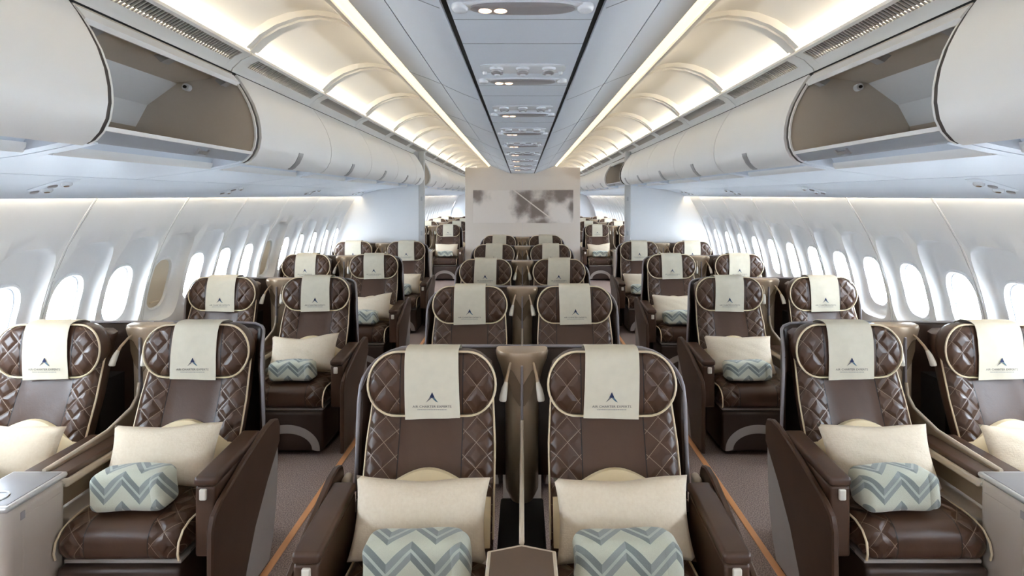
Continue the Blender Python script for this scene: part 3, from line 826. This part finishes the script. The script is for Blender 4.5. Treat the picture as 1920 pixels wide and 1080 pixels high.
    poly = [(-0.34, 0.015), (-0.06, 0.015), (-0.02, 0.10), (0.02, 0.25), (0.035, 0.42), (0.035, 0.57), (0.0, 0.58), (-0.10, 0.45), (-0.22, 0.30), (-0.32, 0.12)]
    gp = MB().prism(poly, 'x', s*0.346, s*0.368, 'greyp', ch=0.004)
    gp.box(s*0.24, s*0.29, -0.10, 0.06, 0.0, 0.52, 'shell')
    gp.build('base_panel', parent=root, smooth=30)
    MB().box(s*0.318, s*0.350, -0.02, 0.045, 0.545, 0.605, 'cream', r=0.015).build('corner_cap', parent=root, smooth=60)
    # outer armrest: pad and hanging box with a release button
    def fa(P):
        x, y, z = P
        return (x, y, z + (y+0.5)*0.06)
    arm = MB().box(s*0.268, s*0.348, -0.500, -0.10, 0.30, 0.575, 'panel', r=0.012, fn=fa).build('armrest', parent=root, smooth=50)
    MB().box(s*0.264, s*0.352, -0.505, -0.10, 0.575, 0.612, 'leather', r=0.014, fn=fa).build('arm_pad', parent=arm, smooth=50)
    MB().box(s*0.290, s*0.318, -0.512, -0.498, 0.525, 0.568, 'lamp', r=0.006).build('release_button', parent=arm, smooth=60)
    # leg rest with pale arch
    lr = MB().box(-0.235, 0.235, -0.545, -0.20, 0.03, 0.285, 'foot', r=0.02, cuts=1).build('leg_rest', parent=root, smooth=50)
    outer = arc(0, 0.045, 0.215, 0.160, 0, 180, 24); inner = arc(0, 0.045, 0.165, 0.105, 180, 0, 24)
    outer = [(x, z) for x, z in outer]
    MB().prism(outer+[(-0.215, 0.035)]+[(-0.195, 0.035)]+inner+[(0.195, 0.035), (0.215, 0.035)], 'y', -0.5485, -0.538, 'greyp').build('arch_trim', parent=lr, smooth=30)
    MB().box(-0.225, 0.225, -0.515, -0.20, 0.287, 0.302, 'greyp', r=0.004).build('seat_rail', parent=root)
    # dark inner frame under cushion and behind back
    fr = MB(); fr.box(-0.225, 0.225, -0.45, 0.15, 0.02, 0.30, 'dark'); fr.box(-0.20, 0.20, 0.06, 0.236, 0.02, 0.80, 'dark')
    fr.build('seat_frame', parent=root)
    return root

def make_console(kind):
    """between the two seats of a pair; origin on the floor at the pair's centre"""
    root = empty('centre_console')
    # column: section half width and depth by height
    col = []
    for z, hw, yf in ((0.42, 0.050, 0.150), (0.46, 0.070, 0.140), (0.60, 0.071, 0.138), (0.75, 0.071, 0.138), (0.86, 0.073, 0.136), (0.93, 0.080, 0.134), (0.98, 0.094, 0.130), (1.01, 0.107, 0.126), (1.035, 0.112, 0.122), (1.049, 0.108, 0.124), (1.053, 0.098, 0.132)):
        ring = []
        for i in range(17):
            a = PI*i/16; ring.append((-hw*math.cos(a), 0.232-(0.232-yf)*math.sin(a)**0.7, z))
        col.append(ring)
    co = MB().loft(col, 'champ').build('console_column', parent=root, smooth=50)
    # sculpted V inset left and right of the spine slot
    ins = MB()
    for e in (-1, 1):
        pts = [(0.004*e, 0.915), (0.040*e, 0.975), (0.058*e, 0.985), (0.054*e, 0.93), (0.036*e, 0.87), (0.010*e, 0.83), (0.004*e, 0.83)]
        rr = []
        for x, z in pts:
            rr.append((x, 0.1325 + 0.30*abs(x)**1.6, z))
        ins.loft([rr, [(x, y+0.02, z) for x, y, z in rr]], 'champd')
    ins.build('inset', parent=co, smooth=30)
    MB().box(-0.0055, 0.0055, 0.118, 0.15, 0.72, 1.00, 'rim', r=0.004).build('centre_slot', parent=root)
    for e in (-1, 1):
        st = MB().tube([(e*0.045, 0.150, 1.012), (e*0.050, 0.115, 1.000), (e*0.060, 0.075, 0.968), (e*0.065, 0.058, 0.945)], [0.005, 0.0055, 0.0065, 0.008], 'champ', n=10)
        so = st.build('reading_lamp', parent=root, smooth=60)
        hd = MB().tube([(e*0.063, 0.061, 0.952), (e*0.069, 0.050, 0.930), (e*0.074, 0.040, 0.905), (e*0.076, 0.035, 0.888), (e*0.0765, 0.034, 0.884)], [0.008, 0.0125, 0.0145, 0.0145, 0.010], 'lamp', n=14)
        hd.build('lamp_head', parent=so, smooth=60)
    # blade: pale divider edge sweeping forward to the armrests, dark panel behind
    bl = [(0.125, 0.72), (0.095, 0.70), (0.03, 0.66), (-0.10, 0.625), (-0.30, 0.615), (-0.44, 0.61), (-0.46, 0.60), (-0.46, 0.43), (0.10, 0.43), (0.125, 0.5)]
    MB().prism(bl, 'x', -0.006, 0.006, 'champ', ch=0.002).build('divider_panel', parent=root, smooth=30)
    pts = [(0, 0.118, 0.78), (0, 0.108, 0.72), (0, 0.06, 0.675), (0, -0.10, 0.63), (0, -0.30, 0.62), (0, -0.455, 0.615)]
    MB().tube(pts, 0.0085, 'cream', n=8).build('divider_edge', parent=root, smooth=60)
    for e in ((-1, 1) if kind != 'table' else ()):
        am = MB().box(e*0.010, e*0.096, -0.46, -0.08, 0.548, 0.585, 'cream', r=0.012)
        ao = am.build('armrest', parent=root, smooth=50)
        MB().box(e*0.012, e*0.094, -0.455, -0.08, 0.583, 0.608, 'leather', r=0.010).build('arm_pad', parent=ao, smooth=50)
        MB().tube([(e*0.078, -0.458, 0.566), (e*0.078, -0.466, 0.566)], 0.009, 'lamp', n=12).build('button', parent=ao, smooth=60)
    MB().box(-0.09, 0.09, -0.44, 0.2, 0.03, 0.42, 'dark' if kind == 'table' else 'boxp', r=0.01).build('lower_panel', parent=root)
    # storage box at the front with a table top or silver tray
    y0, y1 = -0.74, -0.472
    if kind == 'table':
        pl = [(-0.104, y0), (0.104, y0), (0.104, y1-0.035), (0.0, y1), (-0.104, y1-0.035)]
        MB().prism(pl, 'z', 0.02, 0.608, 'boxp', ch=0.004).build('storage_box', parent=root, smooth=30)
        ri = MB().prism(pl, 'z', 0.608, 0.622, 'cream', ch=0.003).build('table_rim', parent=root, smooth=30)
        pi_ = [(-0.093, y0+0.011), (0.093, y0+0.011), (0.093, y1-0.043), (0.0, y1-0.013), (-0.093, y1-0.043)]
        MB().prism(pi_, 'z', 0.619, 0.6235, 'table', ch=0.001).build('table_top', parent=ri, smooth=30)
    else:
        bx = MB().box(-0.104, 0.104, y0, y1, 0.02, 0.605, 'boxp', r=0.03, seg=5).build('storage_box', parent=root, smooth=50)
        dr = MB()
        for e in (-1, 1):
            dr.box(e*0.1035, e*0.1055, y0+0.065, y1-0.03, 0.10, 0.555, 'boxp', r=0.0009)
        dr.build('door_panel', parent=bx)
        MB().box(-0.106, 0.106, y0+0.055, y0+0.075, 0.545, 0.575, 'sign', r=0.003).build('latch', parent=bx)
        rim = MB().box(-0.108, 0.108, y0-0.004, y1+0.004, 0.600, 0.622, 'silver', r=0.010, seg=4).build('tray_rim', parent=root, smooth=50)
        MB().box(-0.094, 0.094, y0+0.012, y1-0.012, 0.6195, 0.6235, 'trayin', r=0.0018).build('tray_mat', parent=rim)
        MB().tube([(0.045*math.cos(2*PI*i/24), y0+0.065+0.040*math.sin(2*PI*i/24), 0.6245) for i in range(24)], 0.004, 'silver', n=6, closed=True).build('cup_ring', parent=rim, smooth=60)
    return root

# printed cloth cover draped over each headrest
TXT = text_faces('AIR CHARTER EXPERTS', 0.0150)
def make_cover(tilt=0.0, flare=0.0):
    mb = MB(); w2 = 0.104
    path = [(-0.026, HB0-0.006), (-0.0275, 0.89), (-0.0275, 0.95), (-0.022, 1.02), (-0.014, 1.058), (-0.002, 1.087), (0.020, 1.098), (0.055, 1.100), (0.095, 1.095), (0.128, 1.080), (0.138, 1.052)]
    nx = 12; outer = []; th = 0.0022
    rings = []
    for k, (y, z) in enumerate(path):
        a = Vector(path[max(0, k-1)]); b = Vector(path[min(len(path)-1, k+1)]); t = (b-a).normalized(); nrm = Vector((-t.y, t.x))
        row = []; row2 = []
        for i in range(nx+1):
            u = -1+2*i/nx; x = u*w2*(1+flare*(1.09-z)) + tilt*(1.05-z)
            zz = z + (0.003*u*math.copysign(1, tilt+1e-6) if k == 0 else 0)
            wv = 0.0015*math.sin(u*5+z*18)
            row.append((x, y+wv, zz)); row2.append((x, y+wv+nrm.x*th*-1, zz+nrm.y*th*-1))
        rings.append(row+list(reversed(row2)))
    mb.loft(rings, 'cloth')
    # printed mark: navy peak, two slanted legs, a line of lettering and a fine rule of small print
    def fy(z): return -0.0302
    cx = tilt*0.15
    def flat(pts, m):
        mb.add([(x+cx, fy(z), z) for x, z in pts], [tuple(range(len(pts)))], m)
    zb = 0.903
    flat([(-0.0105, zb+0.018), (0.0105, zb+0.018), (0.0005, zb+0.040)], 'navy')
    flat([(-0.0105, zb+0.0175), (-0.001, zb+0.0175), (-0.012, zb+0.0085), (-0.024, zb)], 'bronze')
    flat([(0.0, zb+0.0175), (0.0105, zb+0.0175), (0.024, zb), (0.013, zb+0.005)], 'teal')
    vs, fs = TXT
    sx = 0.150/(max(v[0] for v in vs)-min(v[0] for v in vs))
    mb.add([(x*sx+cx, fy(0), 0.883+z*0.85) for x, z in vs], fs, 'ink')
    x = -0.056
    rnd = random.Random(3)
    while x < 0.056:
        l = rnd.uniform(0.003, 0.008); flat([(x, 0.8735), (x+l, 0.8735), (x+l, 0.8765), (x, 0.8765)], 'inkl'); x += l+0.0013
    return mb.build('headrest_cover', smooth=60)

def make_pillow(seed, bow=0.0):
    rnd = random.Random(seed); hw, hh, th = 0.236, 0.133, 0.070
    n, m = 26, 18; vs = []; fs = []
    ph = [rnd.uniform(0, 6) for _ in range(6)]
    for side in (1, -1):
        for j in range(m+1):
            for i in range(n+1):
                u = -1+2*i/n; v = -1+2*j/m
                t = ((1-abs(u)**2.6)*(1-abs(v)**2.6))
                t = max(0, t)**0.55
                px = u*hw*(1-0.07*(1-v*v)*abs(u)) ; pz = v*hh*(1-0.10*(1-u*u)*abs(v))
                pz += 0.006*math.sin(3*u+ph[0]) + (0.01*bow*u)
                if v > 0: pz -= 0.012*math.exp(-(u-0.05)**2*6)*v
                wr = 0.003*math.sin(9*u+5*v+ph[1])*math.sin(7*v+ph[2])
                y = -side*(th*t*(0.85 if side > 0 else 1.0)+wr*t)
                vs.append((px, y, pz))
    L = (n+1)*(m+1)
    for sd in (0, 1):
        for j in range(m):
            for i in range(n):
                a = sd*L+j*(n+1)+i; fs.append((a, a+1, a+n+2, a+n+1))
    mb = MB(); mb.add(vs, fs, 'linen')
    o = mb.build('pillow', smooth=0)
    bm = bmesh.new(); bm.from_mesh(o.data); bmesh.ops.remove_doubles(bm, verts=bm.verts, dist=0.0004)
    bmesh.ops.recalc_face_normals(bm, faces=bm.faces)
    for f in bm.faces: f.smooth = True
    bm.to_mesh(o.data); bm.free()
    return o

def make_blanket(seed):
    """folded throw: stacked rounded layers, open folds at the right-hand end"""
    rnd = random.Random(seed); mb = MB()
    ph = rnd.uniform(0, 6)
    def fn(P):
        x, y, z = P
        s_ = 1-0.06*(abs(x)/0.165)**3
        z2 = z*s_ + 0.006*math.sin(9*x+ph)*(z/0.17) + 0.002*math.sin(31*x+ph*2)
        y2 = y + 0.005*math.sin(8*x+ph+z*20)
        return (x + 0.004*math.sin(z*30+ph), y2, z2)
    mb.box(-0.165, 0.160, -0.068, 0.068, 0.0, 0.168, 'blanket', r=0.040, fn=fn, seg=5, cuts=9)
    # the wrapped outer flap and its edge
    def fn2(P):
        x, y, z = fn(P); return (x, y-0.004, z)
    mb.box(0.100, 0.166, -0.070, 0.060, 0.012, 0.163, 'blanket', r=0.030, fn=fn2, seg=4, cuts=5)
    return mb.build('folded_blanket', smooth=60)

# prototypes
seatL = make_seat(-1)      # outer arm on the left (-x)
seatR = make_seat(1)
con_table = make_console('table'); con_tray = make_console('tray')
covers = [make_cover(0, 0.10), make_cover(0.03, 0.06), make_cover(-0.03, 0.10)]
pillows = [make_pillow(i, b) for i, b in ((1, 0.0), (2, 0.8), (3, -0.7))]
blankets = [make_blanket(i) for i in (1, 2)]
used = set()
def inst(proto, loc, rot=(0, 0, 0)):
    if proto.name in used: o = copy_tree(proto)
    else: o = proto; used.add(proto.name)
    o.location = loc; o.rotation_euler = rot
    return o
rnd = random.Random(11)
def place_seat(x, y, s, where, extras, dp=0.0, db=0.0, flat=1.0, v=None):
    o = inst(seatL if s < 0 else seatR, (x, y, 0))
    tag(o, 'brown quilted leather seat, %s' % where, 'seat', 'brown leather cabin seats')
    c = inst(covers[rnd.randrange(3)], (x, y, 0), (0, 0, 0))
    tag(c, 'printed cream headrest cover, %s' % where, 'headrest cover', 'printed headrest covers')
    if 'p' in extras:
        p = inst(pillows[rnd.randrange(3) if v is None else v], (x+dp, y-0.262, 0.589), (math.radians(-22), rnd.uniform(-.03, .03), 0))
        tag(p, 'cream linen pillow, %s' % where, 'pillow', 'cream pillows on the seats')
    if 'b' in extras:
        b = inst(blankets[rnd.randrange(2)], (x+db, y-0.448, 0.468), (math.radians(-4), 0, rnd.uniform(-.04, .04)))
        b.scale = (0.9 if abs(x) > 1 else 1, 1, flat)
        tag(b, 'folded chevron blanket, %s' % where, 'blanket', 'folded blankets on the seats')
SP = 0.35
centre_rows = [2.285, 3.93, 5.60, 7.27, 8.92]
side_rows = [2.765, 4.365, 6.06, 7.735]
rown = ['front', 'second', 'third', 'fourth', 'fifth']
for k, y in enumerate(centre_rows):
    for s, sn in ((-1, 'left'), (1, 'right')):
        place_seat(s*SP-0.003, y, s, 'centre block, %s row, left one' % rown[k] if s < 0 else 'centre block, %s row, right one' % rown[k], 'pb' if k == 0 else ('p' if k < 2 else ''), dp=0.0, db=-s*0.022, v=0)
    o = inst(con_table, (-0.003, y, 0)); tag(o, 'champagne console with two reading lamps, centre block, %s row' % rown[k], 'seat console', 'consoles between the centre seats')
PX = 1.885
for bx, bn in ((-1, 'left'), (1, 'right')):
    for k, y in enumerate(side_rows):
        for s in (-1, 1):
            aisle = (s != bx)
            where = '%s block, %s row, %s seat' % (bn, rown[k], 'aisle' if aisle else 'window')
            if bx < 0: dp, db = (0.0, 0.0) if aisle else (0.06, -0.02)
            else: dp, db = (-0.07, -0.10) if aisle else (-0.09, 0.0)
            if k > 0: dp *= 0.4; db *= 0.4
            dp = max(-0.018, min(0.018, dp)) if not (k == 0 and bx > 0 and aisle) else -0.016
            place_seat(bx*PX+s*SP, y, s, where, 'pb' if (aisle or k == 0) else '', dp, max(-0.07, db), 0.92 if k == 0 else 0.76)
        o = inst(con_tray, (bx*PX, y, 0)); tag(o, 'beige console with reading lamps and silver tray, %s block, %s row' % (bn, rown[k]), 'seat console', 'consoles between the side seats')
    # the next cabin, seen down the aisles
    for k, y in enumerate((12.2, 13.8, 15.4, 17.0)):
        for s in (-1, 1):
            aisle = (s != bx)
            where = 'beyond %s partition, %s row there, %s seat' % (bn, rown[k], 'aisle' if aisle else 'window')
            place_seat(bx*1.90+s*SP, y, s, where, 'pb' if (aisle and k == 0) else '', 0, 0, 0.7)
        o = inst(con_tray, (bx*1.90, y, 0)); tag(o, 'small far console between seats beyond the %s partition, %s row there' % (bn, rown[k]), 'seat console', 'consoles between the side seats')
